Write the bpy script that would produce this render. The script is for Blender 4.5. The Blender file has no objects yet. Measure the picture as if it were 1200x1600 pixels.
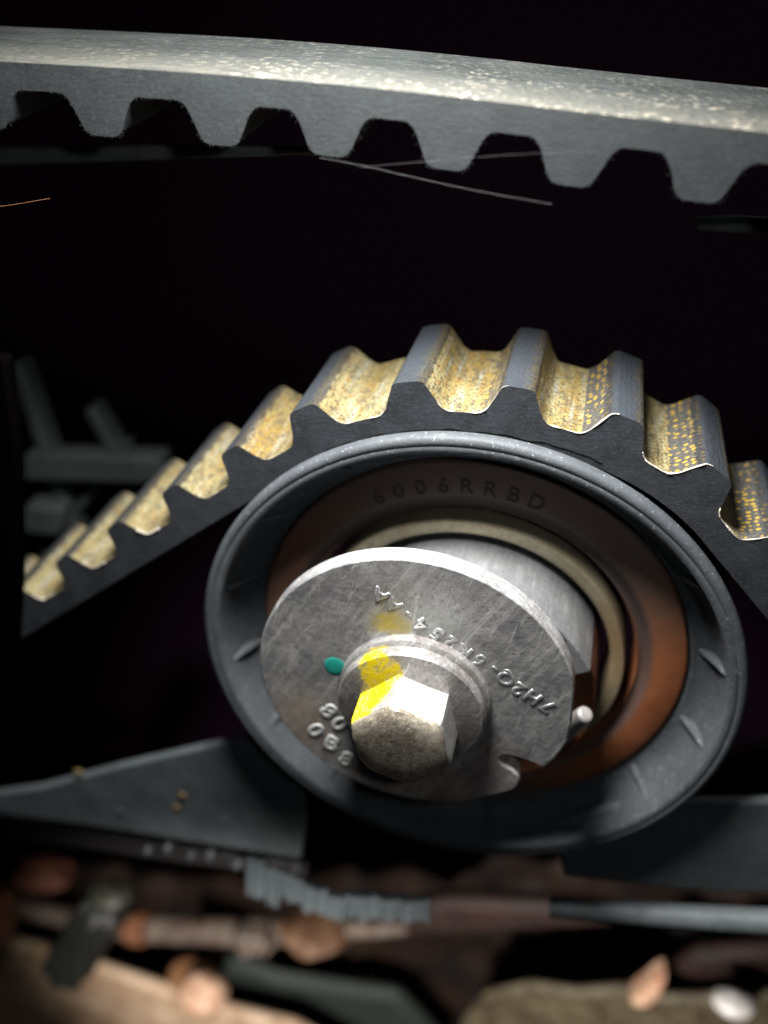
import bpy, bmesh, math, random
import numpy as np
from mathutils import Vector, Matrix, noise as mnoise

random.seed(4)
S = 0.01                      # 1 mm = 0.01 units
sc = bpy.context.scene
sc.unit_settings.scale_length = 0.1
col = sc.collection

# ------------------------------------------------------------------ camera
F = 1430.0
MX = np.array([[0.9740, 0.2265, 0.0], [0, 0, 0], [0, 0, 0]])
VP = (997.55, -129.01)
CT = np.array([9.37, -20.83, -114.64])
_b = np.array([VP[0] - 600, -(VP[1] - 800), -F]); _Y = _b / np.linalg.norm(_b)
_X = np.array([1, 0, 0.]) - _Y[0] * _Y; _X /= np.linalg.norm(_X)
_Z = np.cross(_X, _Y)
MX = np.stack([_X, _Y, _Z], 1)          # world (mm) -> camera
CAMPOS = -CT @ MX
cam = bpy.data.cameras.new("camera")
camo = bpy.data.objects.new("camera", cam); col.objects.link(camo)
R = Matrix(MX.T.tolist()).to_4x4()
camo.matrix_world = Matrix.Translation(Vector(CAMPOS * S)) @ R
cam.sensor_fit = 'AUTO'; cam.sensor_width = 36.0; cam.lens = 36.0 * F / 1600.0
cam.clip_start = 0.02; cam.clip_end = 100
cam.dof.use_dof = True
cam.dof.focus_distance = 0.945
cam.dof.aperture_fstop = (cam.lens * 0.001) / (2.6 * S)
sc.camera = camo

# ------------------------------------------------------------------ world and lamp
w = bpy.data.worlds.new("World"); sc.world = w; w.use_nodes = True
bg = w.node_tree.nodes["Background"]
bg.inputs[0].default_value = (0.55, 0.6, 0.7, 1); bg.inputs[1].default_value = 0.004
sc.view_settings.view_transform = 'Standard'; sc.view_settings.look = 'None'
sc.cycles.max_bounces = 3; sc.cycles.diffuse_bounces = 0; sc.cycles.glossy_bounces = 2
sc.view_settings.gamma = 1; sc.view_settings.exposure = 0

LAMP_POS = Vector((-12, -18, 104)) * S
ld = bpy.data.lights.new("work_lamp", 'AREA'); ld.shape = 'DISK'; ld.size = 0.3
ld.energy = 36; ld.color = (1.0, 0.985, 0.95)
lo = bpy.data.objects.new("work_lamp", ld); col.objects.link(lo)
lo.location = LAMP_POS
lo.rotation_euler = (Vector((0, 5, 5)) * S - LAMP_POS).to_track_quat('-Z', 'Y').to_euler()

# weak fill light added beside the lens, brightens the front faces
l3 = bpy.data.lights.new("lens_fill", 'AREA'); l3.shape = 'DISK'; l3.size = 0.06; l3.energy = 1.0
l3o = bpy.data.objects.new("lens_fill", l3); col.objects.link(l3o)
l3o.location = Vector((30, -88, 92)) * S
l3o.rotation_euler = (Vector((0, 0, 0)) - l3o.location).to_track_quat('-Z', 'Y').to_euler()
# added spot with no seen source, brightens the rusty parts under the pulley
l2 = bpy.data.lights.new("lower_fill", 'SPOT'); l2.energy = 400; l2.spot_size = math.radians(54); l2.spot_blend = 0.5
l2.shadow_soft_size = 0.15; l2.color = (1.0, 0.95, 0.88)
l2o = bpy.data.objects.new("lower_fill", l2); col.objects.link(l2o)
l2o.location = Vector((-30, -150, -45)) * S
l2o.rotation_euler = (Vector((-20, 40, -150)) * S - l2o.location).to_track_quat('-Z', 'Y').to_euler()

# ------------------------------------------------------------------ helpers
def W(px, py, Y):
    """point on the engine plane Y (mm) seen at a pixel of the 1200x1600 photograph"""
    d = np.array([(px - 600) / F, -(py - 800) / F, -1.0]) @ MX
    t = (Y - CAMPOS[1]) / d[1]
    return CAMPOS + d * t

def XZ(pts, Y):
    return [(W(x, y, Y)[0], W(x, y, Y)[2]) for x, y in pts]

def empty(name, loc, label, cat, group=None):
    o = bpy.data.objects.new(name, None); col.objects.link(o)
    o.location = Vector(loc) * S; o.empty_display_size = 0.02
    return tag(o, label, cat, group)

def tag(o, label, cat, group=None):
    o["label"] = label; o["category"] = cat; o["kind"] = "thing"
    if group: o["group"] = group
    return o

def link(name, me, mats, parent=None, loc=None):
    o = bpy.data.objects.new(name, me); col.objects.link(o)
    for m in (mats if isinstance(mats, (list, tuple)) else [mats]):
        if m and m.name not in [x.name for x in me.materials if x]: me.materials.append(m)
    if parent: o.parent = parent
    if loc is not None: o.location = Vector(loc) * S
    return o

def mk(name, V, Fc, mats, parent=None, loc=None, smooth=35, mi=None, bevel=0, bseg=2):
    me = bpy.data.meshes.new(name)
    me.from_pydata([tuple(c * S for c in v) for v in V], [], Fc)
    bm = bmesh.new(); bm.from_mesh(me)
    if mi is None:
        bmesh.ops.recalc_face_normals(bm, faces=bm.faces)
    bm.to_mesh(me); bm.free()
    if mi is not None:
        me.polygons.foreach_set("material_index", mi)
    if smooth:
        me.polygons.foreach_set("use_smooth", [True] * len(me.polygons))
        me.set_sharp_from_angle(angle=math.radians(smooth))
    me.update()
    o = link(name, me, mats, parent, loc)
    if bevel:
        b = o.modifiers.new("bevel", 'BEVEL'); b.width = bevel * S; b.segments = bseg
        b.limit_method = 'ANGLE'; b.angle_limit = math.radians(38); b.harden_normals = False
    return o

def lathe(prof, n=128, c=(0, 0), closed=False, wob=0):
    """revolve (r, y) about the Y axis through (c)"""
    V, Fc = [], []
    m = len(prof)
    for i in range(n):
        a = 2 * math.pi * i / n
        for r, y in prof:
            V.append((c[0] + r * math.cos(a), y, c[1] + r * math.sin(a)))
    for i in range(n):
        j = (i + 1) % n
        for k in range(m if closed else m - 1):
            l = (k + 1) % m
            Fc.append((i * m + k, i * m + l, j * m + l, j * m + k))
    return V, Fc

def prism(out, y0, y1):
    n = len(out)
    V = [(x, y0, z) for x, z in out] + [(x, y1, z) for x, z in out]
    Fc = [tuple(range(n)), tuple(range(2 * n - 1, n - 1, -1))]
    for i in range(n):
        j = (i + 1) % n
        Fc.append((i, i + n, j + n, j))
    return V, Fc

def tube(path, rad, n=10, cap=True):
    """path: list of points, rad: number or list"""
    P = [Vector(p) for p in path]; m = len(P)
    rs = rad if isinstance(rad, (list, tuple)) else [rad] * m
    V, Fc = [], []
    ref = None
    for i in range(m):
        t = (P[min(i + 1, m - 1)] - P[max(i - 1, 0)]).normalized()
        if ref is None:
            ref = t.orthogonal().normalized()
        u = (ref - t * ref.dot(t)).normalized(); ref = u; v = t.cross(u)
        for k in range(n):
            a = 2 * math.pi * k / n
            V.append(tuple(P[i] + (u * math.cos(a) + v * math.sin(a)) * rs[i]))
    for i in range(m - 1):
        for k in range(n):
            l = (k + 1) % n
            Fc.append((i * n + k, i * n + l, (i + 1) * n + l, (i + 1) * n + k))
    if cap:
        Fc.append(tuple(range(n))[::-1]); Fc.append(tuple(range((m - 1) * n, m * n)))
    return V, Fc

def lump(c, r, sub=3, amp=0.15, freq=0.5, seed=0):
    """an uneven rounded body, radii r"""
    bm = bmesh.new(); bmesh.ops.create_icosphere(bm, subdivisions=sub, radius=1)
    for v in bm.verts:
        n = v.co.normalized()
        k = 1 + amp * mnoise.noise(n * (1.0 / freq) + Vector((seed * 7.1, 3.3, seed)))
        v.co = Vector((n.x * r[0] * k + c[0], n.y * r[1] * k + c[1], n.z * r[2] * k + c[2]))
    V = [tuple(v.co) for v in bm.verts]; Fc = [tuple(x.index for x in f.verts) for f in bm.faces]
    bm.free(); return V, Fc

def join(*parts):
    V, Fc = [], []
    for v, f in parts:
        o = len(V); V += v; Fc += [tuple(i + o for i in q) for q in f]
    return V, Fc

# ------------------------------------------------------------------ materials
class NT:
    def __init__(s, name):
        s.m = bpy.data.materials.new(name); s.m.use_nodes = True
        s.t = s.m.node_tree; s.b = s.t.nodes["Principled BSDF"]
        s.tc = s.t.nodes.new("ShaderNodeTexCoord")
    def n(s, typ, **kw):
        x = s.t.nodes.new("ShaderNode" + typ)
        for k, v in kw.items(): setattr(x, k, v)
        return x
    def l(s, a, b): s.t.links.new(a, b)
    def put(s, inp, v):
        if hasattr(v, "is_output"): s.l(v, inp)
        else: inp.default_value = v
    def co(s, scale=(1, 1, 1), rot=(0, 0, 0), src=None):
        """object coordinates in millimetres"""
        mp = s.n("Mapping"); s.l(src or s.tc.outputs["Object"], mp.inputs[0])
        mp.inputs["Scale"].default_value = tuple(q / S for q in scale) if src is None else scale
        mp.inputs["Rotation"].default_value = rot
        return mp.outputs[0]
    def grain(s, stretch, ang):
        """object millimetres turned by ang about y, then stretched"""
        a = s.n("Mapping"); s.l(s.tc.outputs["Object"], a.inputs[0]); a.inputs["Rotation"].default_value = (0, ang, 0)
        b = s.n("Mapping"); s.l(a.outputs[0], b.inputs[0]); b.inputs["Scale"].default_value = tuple(q / S for q in stretch)
        return b.outputs[0]
    def noise(s, vec, scale, detail=4, rough=0.6, dist=0):
        x = s.n("TexNoise"); s.l(vec, x.inputs["Vector"])
        x.inputs["Scale"].default_value = scale; x.inputs["Detail"].default_value = detail
        x.inputs["Roughness"].default_value = rough; x.inputs["Distortion"].default_value = dist
        return x.outputs["Fac"]
    def ramp(s, f, *stops):
        x = s.n("ValToRGB"); s.l(f, x.inputs[0]); e = x.color_ramp.elements
        while len(e) < len(stops): e.new(0.5)
        for q, (p, c) in zip(e, stops):
            q.position = p; q.color = (c, c, c, 1) if not isinstance(c, (tuple, list)) else (*c[:3], 1)
        return x.outputs[0]
    def mix(s, f, a, b):
        x = s.n("Mix", data_type='RGBA'); s.put(x.inputs[0], f)
        s.put(x.inputs[6], (*a, 1) if isinstance(a, tuple) else a)
        s.put(x.inputs[7], (*b, 1) if isinstance(b, tuple) else b)
        return x.outputs[2]
    def math(s, op, a, b=0.0, clamp=False):
        x = s.n("Math", operation=op, use_clamp=clamp); s.put(x.inputs[0], a); s.put(x.inputs[1], b)
        return x.outputs[0]
    def sphere_mask(s, c, r, soft, vec=None, wob=0.0, stretch=(1, 1, 1)):
        """1 inside a blob of radius r mm round point c mm (object space)"""
        mp = s.n("Mapping"); s.l(vec or s.tc.outputs["Object"], mp.inputs[0])
        mp.inputs["Location"].default_value = tuple(-q * k for q, k in zip(c, stretch))
        mp.inputs["Scale"].default_value = tuple(k / S for k in stretch)
        ln = s.n("VectorMath", operation='LENGTH'); s.l(mp.outputs[0], ln.inputs[0])
        d = ln.outputs["Value"]
        if wob:
            nz = s.noise(s.co(), 0.9, 3)
            d = s.math('ADD', d, s.math('MULTIPLY', s.math('SUBTRACT', nz, 0.5), wob))
        mr = s.n("MapRange", interpolation_type='SMOOTHSTEP')
        s.l(d, mr.inputs[0]); mr.inputs[1].default_value = r - soft; mr.inputs[2].default_value = r + soft
        mr.inputs[3].default_value = 1; mr.inputs[4].default_value = 0
        return mr.outputs[0]
    def bump(s, h, strength, dist=0.1, prev=None):
        x = s.n("Bump"); s.l(h, x.inputs["Height"])
        x.inputs["Strength"].default_value = strength; x.inputs["Distance"].default_value = dist * S
        if prev is not None: s.l(prev, x.inputs["Normal"])
        return x.outputs[0]
    def out(s, color, rough=0.5, metal=0.0, normal=None, spec=0.5, coat=0):
        s.put(s.b.inputs["Base Color"], (*color, 1) if isinstance(color, tuple) else color)
        s.put(s.b.inputs["Roughness"], rough); s.put(s.b.inputs["Metallic"], metal)
        s.b.inputs["Specular IOR Level"].default_value = spec
        s.b.inputs["Coat Weight"].default_value = coat
        if normal is not None: s.l(normal, s.b.inputs["Normal"])
        return s.m

def mat_rubber(name, base, light, rough=0.62, grain=1.0, streak=True):
    k = NT(name); c = k.co()
    n1 = k.noise(c, 0.35, 5); n2 = k.noise(c, 3.2, 4, 0.7)
    colr = k.mix(k.ramp(n1, (0.32, 0.0), (0.72, 1.0)), base, light)
    colr = k.mix(k.ramp(n2, (0.58, 0.0), (0.7, 0.6)), colr, tuple(q * 2.2 for q in light))
    cs = k.co((0.6, 1, 1.6), (0, 0.25, 0)) if streak else c
    st = k.noise(cs, 1.6, 4, 0.7)
    nb = k.bump(st, 0.4 * grain, 0.3)
    nb = k.bump(n2, 0.4 * grain, 0.15, nb)
    return k.out(colr, k.ramp(n2, (0.3, rough - 0.1), (0.7, rough + 0.12)), 0, nb, 0.45)

def mat_belt_back():
    """smooth gritty back of the belt, front highlight and glints painted in paler"""
    k = NT("belt_back_rubber"); c = k.co()
    cs = k.co((0.35, 1.0, 1))
    n1 = k.noise(cs, 0.3, 5, 0.65); n2 = k.noise(k.co((0.7, 1, 1)), 2.6, 4, 0.75); n3 = k.noise(cs, 0.9, 5, 0.7)
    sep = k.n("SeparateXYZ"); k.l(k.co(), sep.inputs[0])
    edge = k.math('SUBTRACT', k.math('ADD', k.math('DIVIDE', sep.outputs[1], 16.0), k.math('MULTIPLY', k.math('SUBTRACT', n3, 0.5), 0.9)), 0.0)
    dust_sheen = k.ramp(edge, (0.18, 1.0), (0.75, 0.08))                    # front-edge highlight painted in as paler dusty rubber
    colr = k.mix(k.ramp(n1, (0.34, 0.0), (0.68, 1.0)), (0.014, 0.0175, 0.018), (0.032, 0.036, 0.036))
    colr = k.mix(k.math('MULTIPLY', dust_sheen, k.ramp(n3, (0.38, 0.25), (0.62, 1.0))), colr, (0.085, 0.083, 0.072))
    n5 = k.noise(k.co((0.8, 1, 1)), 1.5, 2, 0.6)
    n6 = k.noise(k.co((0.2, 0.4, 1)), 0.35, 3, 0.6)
    grit_glint = k.math('MULTIPLY', k.ramp(n5, (0.56, 0.0), (0.64, 1.0)), k.math('MULTIPLY', k.math('MULTIPLY', k.math('ADD', dust_sheen, 0.15), k.ramp(k.math('DIVIDE', k.math('ADD', sep.outputs[0], 60.0), 90.0), (0.2, 0.25), (0.65, 1.0))), k.ramp(n6, (0.42, 0.1), (0.58, 1.0))))  # gritty specks plus painted glints, stronger front and right like the highlight
    colr = k.mix(grit_glint, colr, (0.26, 0.24, 0.19))
    nb = k.bump(n3, 0.6, 0.35); nb = k.bump(n5, 0.7, 0.4, nb)
    return k.out(colr, k.ramp(n3, (0.35, 0.55), (0.7, 0.34)), 0, nb, 0.55)

def mat_fabric():
    """worn woven facing of the lower belt; point attributes tip (0 valley .. 1 land) and side (-1 left flank .. 1 right flank)"""
    k = NT("worn_belt_fabric")
    uv = k.n("UVMap", uv_map="facing").outputs[0]
    tip = k.n("Attribute", attribute_name="tip").outputs["Fac"]
    side = k.n("Attribute", attribute_name="side").outputs["Fac"]
    age = k.n("Attribute", attribute_name="dark").outputs["Fac"]
    u1 = k.co((1, 1, 1), src=uv)
    nA = k.noise(k.co((1.0, 0.35, 1), src=uv), 0.55, 4, 0.6)
    nB = k.noise(u1, 2.4, 4, 0.7)
    nC = k.noise(k.co((1.4, 0.6, 1), src=uv), 1.1, 5, 0.7)
    nS = k.noise(k.co((1.3, 0.12, 1), src=uv), 0.9, 4, 0.6)          # streaks along the teeth
    nD = k.noise(k.co((1.0, 0.6, 1), src=uv), 0.7, 6, 0.78)
    yel = k.mix(k.ramp(nA, (0.3, 0.0), (0.7, 1.0)), (0.235, 0.175, 0.048), (0.31, 0.265, 0.13))
    nT = k.noise(k.co((0.16, 0.03, 1), src=uv), 1.0, 2, 0.5)
    yel = k.mix(k.ramp(nT, (0.42, 0.0), (0.6, 0.8)), yel, (0.29, 0.265, 0.145))
    yel = k.mix(k.ramp(nT, (0.36, 0.7), (0.48, 0.0)), yel, (0.22, 0.14, 0.025))
    yel = k.mix(k.ramp(nC, (0.5, 0.0), (0.64, 0.85)), yel, (0.26, 0.13, 0.018))
    yel = k.mix(k.ramp(nS, (0.52, 0.0), (0.66, 0.75)), yel, (0.30, 0.31, 0.27))
    yel = k.mix(k.ramp(nS, (0.34, 0.8), (0.44, 0.0)), yel, (0.14, 0.11, 0.06))
    yel = k.mix(k.ramp(nD, (0.50, 0.0), (0.60, 0.85)), yel, (0.10, 0.085, 0.055))
    yel = k.mix(k.ramp(nB, (0.51, 0.0), (0.60, 0.9)), yel, (0.05, 0.04, 0.028))
    # weave of the darkened flanks: grey cloth with rows of yellow threads showing
    vo = k.n("TexVoronoi", feature='F1'); k.l(k.co((1.15, 1.35, 1), src=uv), vo.inputs["Vector"])
    vo.inputs["Scale"].default_value = 1.0; vo.inputs["Randomness"].default_value = 0.45
    dots = k.ramp(k.math('ADD', vo.outputs["Distance"], k.math('MULTIPLY', k.math('SUBTRACT', nB, 0.5), 0.6)), (0.28, 1.0), (0.38, 0.0))
    dots = k.math('MULTIPLY', dots, k.ramp(nA, (0.34, 0.0), (0.46, 1.0)))
    drk = k.mix(k.ramp(nB, (0.35, 0.0), (0.65, 1.0)), (0.03, 0.03, 0.032), (0.11, 0.105, 0.09))
    drk = k.mix(dots, drk, (0.40, 0.26, 0.035))
    left = k.math('MULTIPLY', k.ramp(k.math('MULTIPLY', side, -1.0), (0.25, 0.0), (0.5, 1.0)), age)
    c1 = k.mix(left, yel, drk)
    # lands rubbed down to the rubber
    tw = k.math('ADD', tip, k.math('MULTIPLY', k.math('SUBTRACT', nC, 0.5), 0.45))
    tw = k.math('SUBTRACT', tw, k.math('MULTIPLY', k.math('MAXIMUM', side, 0.0), 0.22))
    seam = k.ramp(tw, (0.62, 0.0), (0.74, 1.0))
    c2 = k.mix(k.math('MULTIPLY', seam, k.ramp(nB, (0.4, 1.0), (0.62, 0.55))), c1, (0.02, 0.021, 0.024))
    land = k.ramp(tw, (0.88, 0.0), (0.96, 1.0))
    c3 = k.mix(land, c2, (0.036, 0.042, 0.051))
    wv = k.n("TexVoronoi", feature='F1'); k.l(k.co((1.9, 1.9, 1), src=uv), wv.inputs["Vector"])
    wv.inputs["Scale"].default_value = 1.0; wv.inputs["Randomness"].default_value = 0.5
    nb = k.bump(wv.outputs["Distance"], 0.35, 0.22); nb = k.bump(nC, 0.5, 0.35, nb); nb = k.bump(nB, 0.5, 0.2, nb)
    return k.out(c3, k.ramp(nB, (0.35, 0.62), (0.7, 0.4)), 0, nb, 0.45)

def mat_plastic(name, base, light, rough=0.48, scuff=0.5):
    k = NT(name); c = k.co()
    n1 = k.noise(c, 0.18, 5, 0.65); n2 = k.noise(c, 2.0, 5, 0.75); n3 = k.noise(c, 0.7, 5, 0.7)
    colr = k.mix(k.ramp(n1, (0.3, 0.0), (0.7, 1.0)), base, light)
    colr = k.mix(k.ramp(n3, (0.55, 0.0), (0.7, 0.5)), colr, tuple(q * 0.45 for q in base))
    colr = k.mix(k.ramp(n2, (0.60, 0.0), (0.67, scuff)), colr, tuple(min(0.6, q * 4.5) for q in light))
    nb = k.bump(n2, 0.35, 0.15); nb = k.bump(n3, 0.3, 0.25, nb)
    return k.out(colr, k.ramp(n3, (0.3, rough - 0.06), (0.75, rough + 0.16)), 0, nb, 0.4)

def mat_steel(name, base, dark, rough=0.36, metal=0.85, grain=(1, 1, 0.12), ang=0.0, blobs=(), spots=0.0, scratch=0.6, fine=3.0):
    """plated steel, mottled, with a brushed or scratched grain that runs along object z turned by ang about y"""
    k = NT(name); c = k.co()
    g = k.grain(grain, ang)
    n1 = k.noise(c, 0.28, 6, 0.7, 0.6); n2 = k.noise(g, fine, 5, 0.8); n3 = k.noise(c, 1.4, 5, 0.75); n4 = k.noise(k.grain(grain, ang + 0.35), fine * 1.7, 3, 0.7)
    colr = k.mix(k.ramp(n1, (0.32, 0.0), (0.66, 1.0)), base, dark)
    colr = k.mix(k.ramp(n3, (0.36, 0.6), (0.5, 0.0)), colr, tuple(q * 0.6 for q in dark))
    colr = k.mix(k.ramp(n2, (0.32, 0.5), (0.5, 0.0)), colr, tuple(q * 0.55 for q in dark))
    colr = k.mix(k.ramp(n2, (0.55, 0.0), (0.66, scratch)), colr, tuple(min(1, q * 1.6) for q in base))
    colr = k.mix(k.ramp(n4, (0.60, 0.0), (0.68, scratch)), colr, tuple(min(1, q * 1.9) for q in base))
    mt = metal; rg = k.ramp(n3, (0.3, rough + 0.16), (0.7, max(0.12, rough - 0.1)))
    if spots:
        sp = k.ramp(n3, (0.56, 0.0), (0.68, spots)); colr = k.mix(sp, colr, (0.09, 0.05, 0.03))
    mts = None
    for (cc, r, soft, wob, stretch, paint, amt) in blobs:
        m = k.math('MULTIPLY', k.sphere_mask(cc, r, soft, wob=wob, stretch=stretch), amt)
        if amt > 0.95:                            # marker paint: thin and scratched through
            m = k.math('MULTIPLY', m, k.math('MULTIPLY', k.ramp(n2, (0.34, 0.15), (0.5, 1.0)), k.ramp(n3, (0.34, 0.1), (0.46, 1.0))))
        colr = k.mix(m, colr, paint)
        mts = m if mts is None else k.math('MAXIMUM', mts, m)
    if mts is not None:
        mt = k.math('MULTIPLY', k.math('SUBTRACT', 1.0, mts), metal)
        rg = k.math('MAXIMUM', rg, k.math('MULTIPLY', mts, 0.42))
    nb = k.bump(n2, 0.3, 0.1); nb = k.bump(n3, 0.3, 0.2, nb)
    return k.out(colr, rg, mt, nb, 0.5)

def mat_rust(name, a, b, cdark, rough=0.75, scale=0.35, bump=0.6):
    k = NT(name); c = k.co()
    n1 = k.noise(c, scale, 5, 0.6, 0.4); n2 = k.noise(c, scale * 5, 4, 0.7)
    colr = k.mix(k.ramp(n1, (0.38, 0.0), (0.62, 1.0)), a, b)
    n3 = k.noise(c, scale * 1.8, 4, 0.65)
    colr = k.mix(k.ramp(n3, (0.5, 0.0), (0.62, 0.8)), colr, cdark)
    colr = k.mix(k.ramp(n2, (0.52, 0.0), (0.66, 0.7)), colr, cdark)
    nb = k.bump(n1, bump, 0.6); nb = k.bump(n2, bump * 0.6, 0.25, nb)
    return k.out(colr, rough, 0, nb, 0.35)

def mat_flat(name, c, rough=0.6, metal=0.0, spec=0.5):
    k = NT(name); n = k.noise(k.co(), 1.8, 4, 0.7)
    colr = k.mix(n, tuple(q * 0.72 for q in c), tuple(min(1, q * 1.25) for q in c))
    return k.out(colr, rough, metal, k.bump(n, 0.25, 0.1), spec)

M_rub_low = mat_rubber("belt_rubber", (0.016, 0.018, 0.022), (0.034, 0.039, 0.046), 0.66, 0.4)
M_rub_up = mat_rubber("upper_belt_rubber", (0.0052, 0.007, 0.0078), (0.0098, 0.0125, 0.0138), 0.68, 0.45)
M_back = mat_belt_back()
M_fab = mat_fabric()
M_fray_light = mat_flat("frayed_thread_highlight", (0.55, 0.51, 0.44), 0.5)
M_fuzz = mat_flat("rubber_fuzz", (0.012, 0.0135, 0.014), 0.9, 0, 0.1)
M_pul = mat_plastic("pulley_plastic", (0.064, 0.071, 0.080), (0.096, 0.106, 0.118), 0.56, 0.8)
M_black = mat_plastic("black_plastic", (0.007, 0.006, 0.007), (0.012, 0.01, 0.012), 0.6)
M_cover = mat_plastic("cover_plastic", (0.085, 0.10, 0.106), (0.15, 0.17, 0.18), 0.5, 0.25)

# ------------------------------------------------------------------ the engine behind everything
def box(x0, x1, y0, y1, z0, z1):
    return prism([(x0, z0), (x1, z0), (x1, z1), (x0, z1)], y0, y1)
M_block = mat_flat("black_engine_paint", (0.0052, 0.0023, 0.0047), 0.9, 0, 0.0)
blk = mk("engine_block", *box(-500, 500, 160, 200, -520, 260), M_block, smooth=0)
blk["kind"] = "structure"

# ------------------------------------------------------------------ belts
def path_from(points):
    """arc-length parametrised polyline in (x, z) with normals turned to the left of travel"""
    P = np.array(points, float); d = np.hypot(*np.diff(P, axis=0).T); s = np.concatenate([[0], np.cumsum(d)])
    def at(q):
        q = np.clip(q, 0, s[-1])
        x = np.interp(q, s, P[:, 0]); z = np.interp(q, s, P[:, 1])
        e = 0.6
        a = np.array([np.interp(q - e, s, P[:, 0]), np.interp(q - e, s, P[:, 1])])
        b = np.array([np.interp(q + e, s, P[:, 0]), np.interp(q + e, s, P[:, 1])])
        t = (b - a) / max(1e-9, np.linalg.norm(b - a))
        return np.array([x, z]), t
    def near(pt, h, sgn):
        best = min(np.linspace(0, s[-1], 1600), key=lambda q: np.hypot(*(at(q)[0] + sgn * h * np.array([-at(q)[1][1], at(q)[1][0]]) - pt)))
        return best
    return at, near, s[-1]

def tooth_profile(hw_base, hw_tip, h, foot=0.9, rt=0.8, rf=0.7):
    """trapezoid tooth (s, h) from left foot to right foot with rounded corners: rt at the tip, rf at the foot"""
    K = [(-hw_base - foot, 0.0), (-hw_base, 0.0), (-hw_tip, h), (hw_tip, h), (hw_base, 0.0), (hw_base + foot, 0.0)]
    out = [K[0]]
    for k in range(1, 5):
        a, b, c = (np.array(q) for q in K[k - 1:k + 2]); rr = rt if k in (2, 3) else rf
        p0 = b + (a - b) / np.linalg.norm(a - b) * min(rr, np.linalg.norm(a - b) * .49)
        p1 = b + (c - b) / np.linalg.norm(c - b) * min(rr, np.linalg.norm(c - b) * .49)
        for t in (0, .25, .5, .75, 1):
            q = p0 * (1 - t) ** 2 + b * 2 * t * (1 - t) + p1 * t * t
            out.append((float(q[0]), float(q[1])))
        if k == 2: out.append((0.0, h))
    return out + [K[-1]]

def build_belt(root, at, near, L, sgn, centers, back, prof, Y0, Y1, mats, cen_names="tooth", dark=None, tilt=0.0):
    """backing strip plus one mesh for every tooth. sgn: side on which the teeth stand"""
    def pos(s, h, y):
        p, t = at(s); nrm = sgn * np.array([-t[1], t[0]])
        q = p + nrm * h
        return (q[0], y, q[1] + (y - Y0) * tilt)
    base_l = [c + prof[0][0] for c in centers]; base_r = [c + prof[-1][0] for c in centers]
    ys = list(np.linspace(Y0, Y1, 9))
    # backing
    stops = sorted(set([0.0, L] + list(np.arange(0, L, 1.1)) + base_l + base_r))
    V, Fc, mi = [], [], []
    ny = len(ys)
    for s in stops:
        for y in ys: V.append(pos(s, 0, y))
        for y in ys: V.append(pos(s, back, y))
    def idx(i, lay, j): return i * 2 * ny + lay * ny + j
    tips, us, sides = [], [], []
    for i in range(len(stops) - 1):
        mid = (stops[i] + stops[i + 1]) / 2
        under = any(a < mid < b for a, b in zip(base_l, base_r))
        for j in range(ny - 1):
            Fc.append((idx(i, 0, j), idx(i, 0, j + 1), idx(i + 1, 0, j + 1), idx(i + 1, 0, j))); mi.append(1)
            if not under:
                Fc.append((idx(i, 1, j), idx(i + 1, 1, j), idx(i + 1, 1, j + 1), idx(i, 1, j + 1))); mi.append(2)
        Fc.append((idx(i, 0, 0), idx(i + 1, 0, 0), idx(i + 1, 1, 0), idx(i, 1, 0))); mi.append(0)
        Fc.append((idx(i, 0, ny - 1), idx(i, 1, ny - 1), idx(i + 1, 1, ny - 1), idx(i + 1, 0, ny - 1))); mi.append(0)
    uvs = [(s, y) for s in stops for lay in range(2) for y in ys]
    finish_belt("backing", V, Fc, mi, mats, root, uvs, [0.0] * len(V), [0.0] * len(V), [0.0] * len(V))
    # teeth
    for ci, c in enumerate(centers):
        V, Fc, mi, uvs, tp, sd = [], [], [], [], [], []
        hmax = max(h for _, h in prof)
        pr = [(s * random.uniform(0.98, 1.02), h) for s, h in prof]
        pr[0] = prof[0]; pr[-1] = prof[-1]
        n = len(pr); arc = 0
        for i, (s, h) in enumerate(pr):
            if i: arc += math.hypot(s - pr[i - 1][0], h - pr[i - 1][1])
            for y in ys:
                V.append(pos(c + s, back + h, y)); uvs.append((c * 1.0 + arc, y))
                tp.append(h / hmax if abs(s) < 3.2 else 0.3 * h / hmax)
                sd.append(max(-1, min(1, s / 2.2)) if h / hmax > 0.08 else 0)
        for i in range(n - 1):
            for j in range(ny - 1):
                Fc.append((i * ny + j, (i + 1) * ny + j, (i + 1) * ny + j + 1, i * ny + j + 1)); mi.append(2)
        k0 = len(V)
        for i, (s, h) in enumerate(pr): V.append(pos(c + s, back + h, ys[0])); V.append(pos(c + s, back + h, ys[-1]))
        bl = len(V)
        for i, (s, h) in enumerate(pr): V.append(pos(c + s, back, ys[0])); V.append(pos(c + s, back, ys[-1]))
        ex = len(V) - k0; uvs += [(0, 0)] * ex; tp += [0.0] * ex; sd += [0.0] * ex
        for i in range(n - 1):
            a, b_ = k0 + 2 * i, k0 + 2 * i + 2; p, q = bl + 2 * i, bl + 2 * i + 2
            Fc.append((p, q, b_, a)); mi.append(0)
            Fc.append((p + 1, a + 1, b_ + 1, q + 1)); mi.append(0)
        dk = dark[ci] if dark else 0.0
        finish_belt(cen_names, V, Fc, mi, mats, root, uvs, tp, sd, [dk] * len(V))
    return pos

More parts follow.
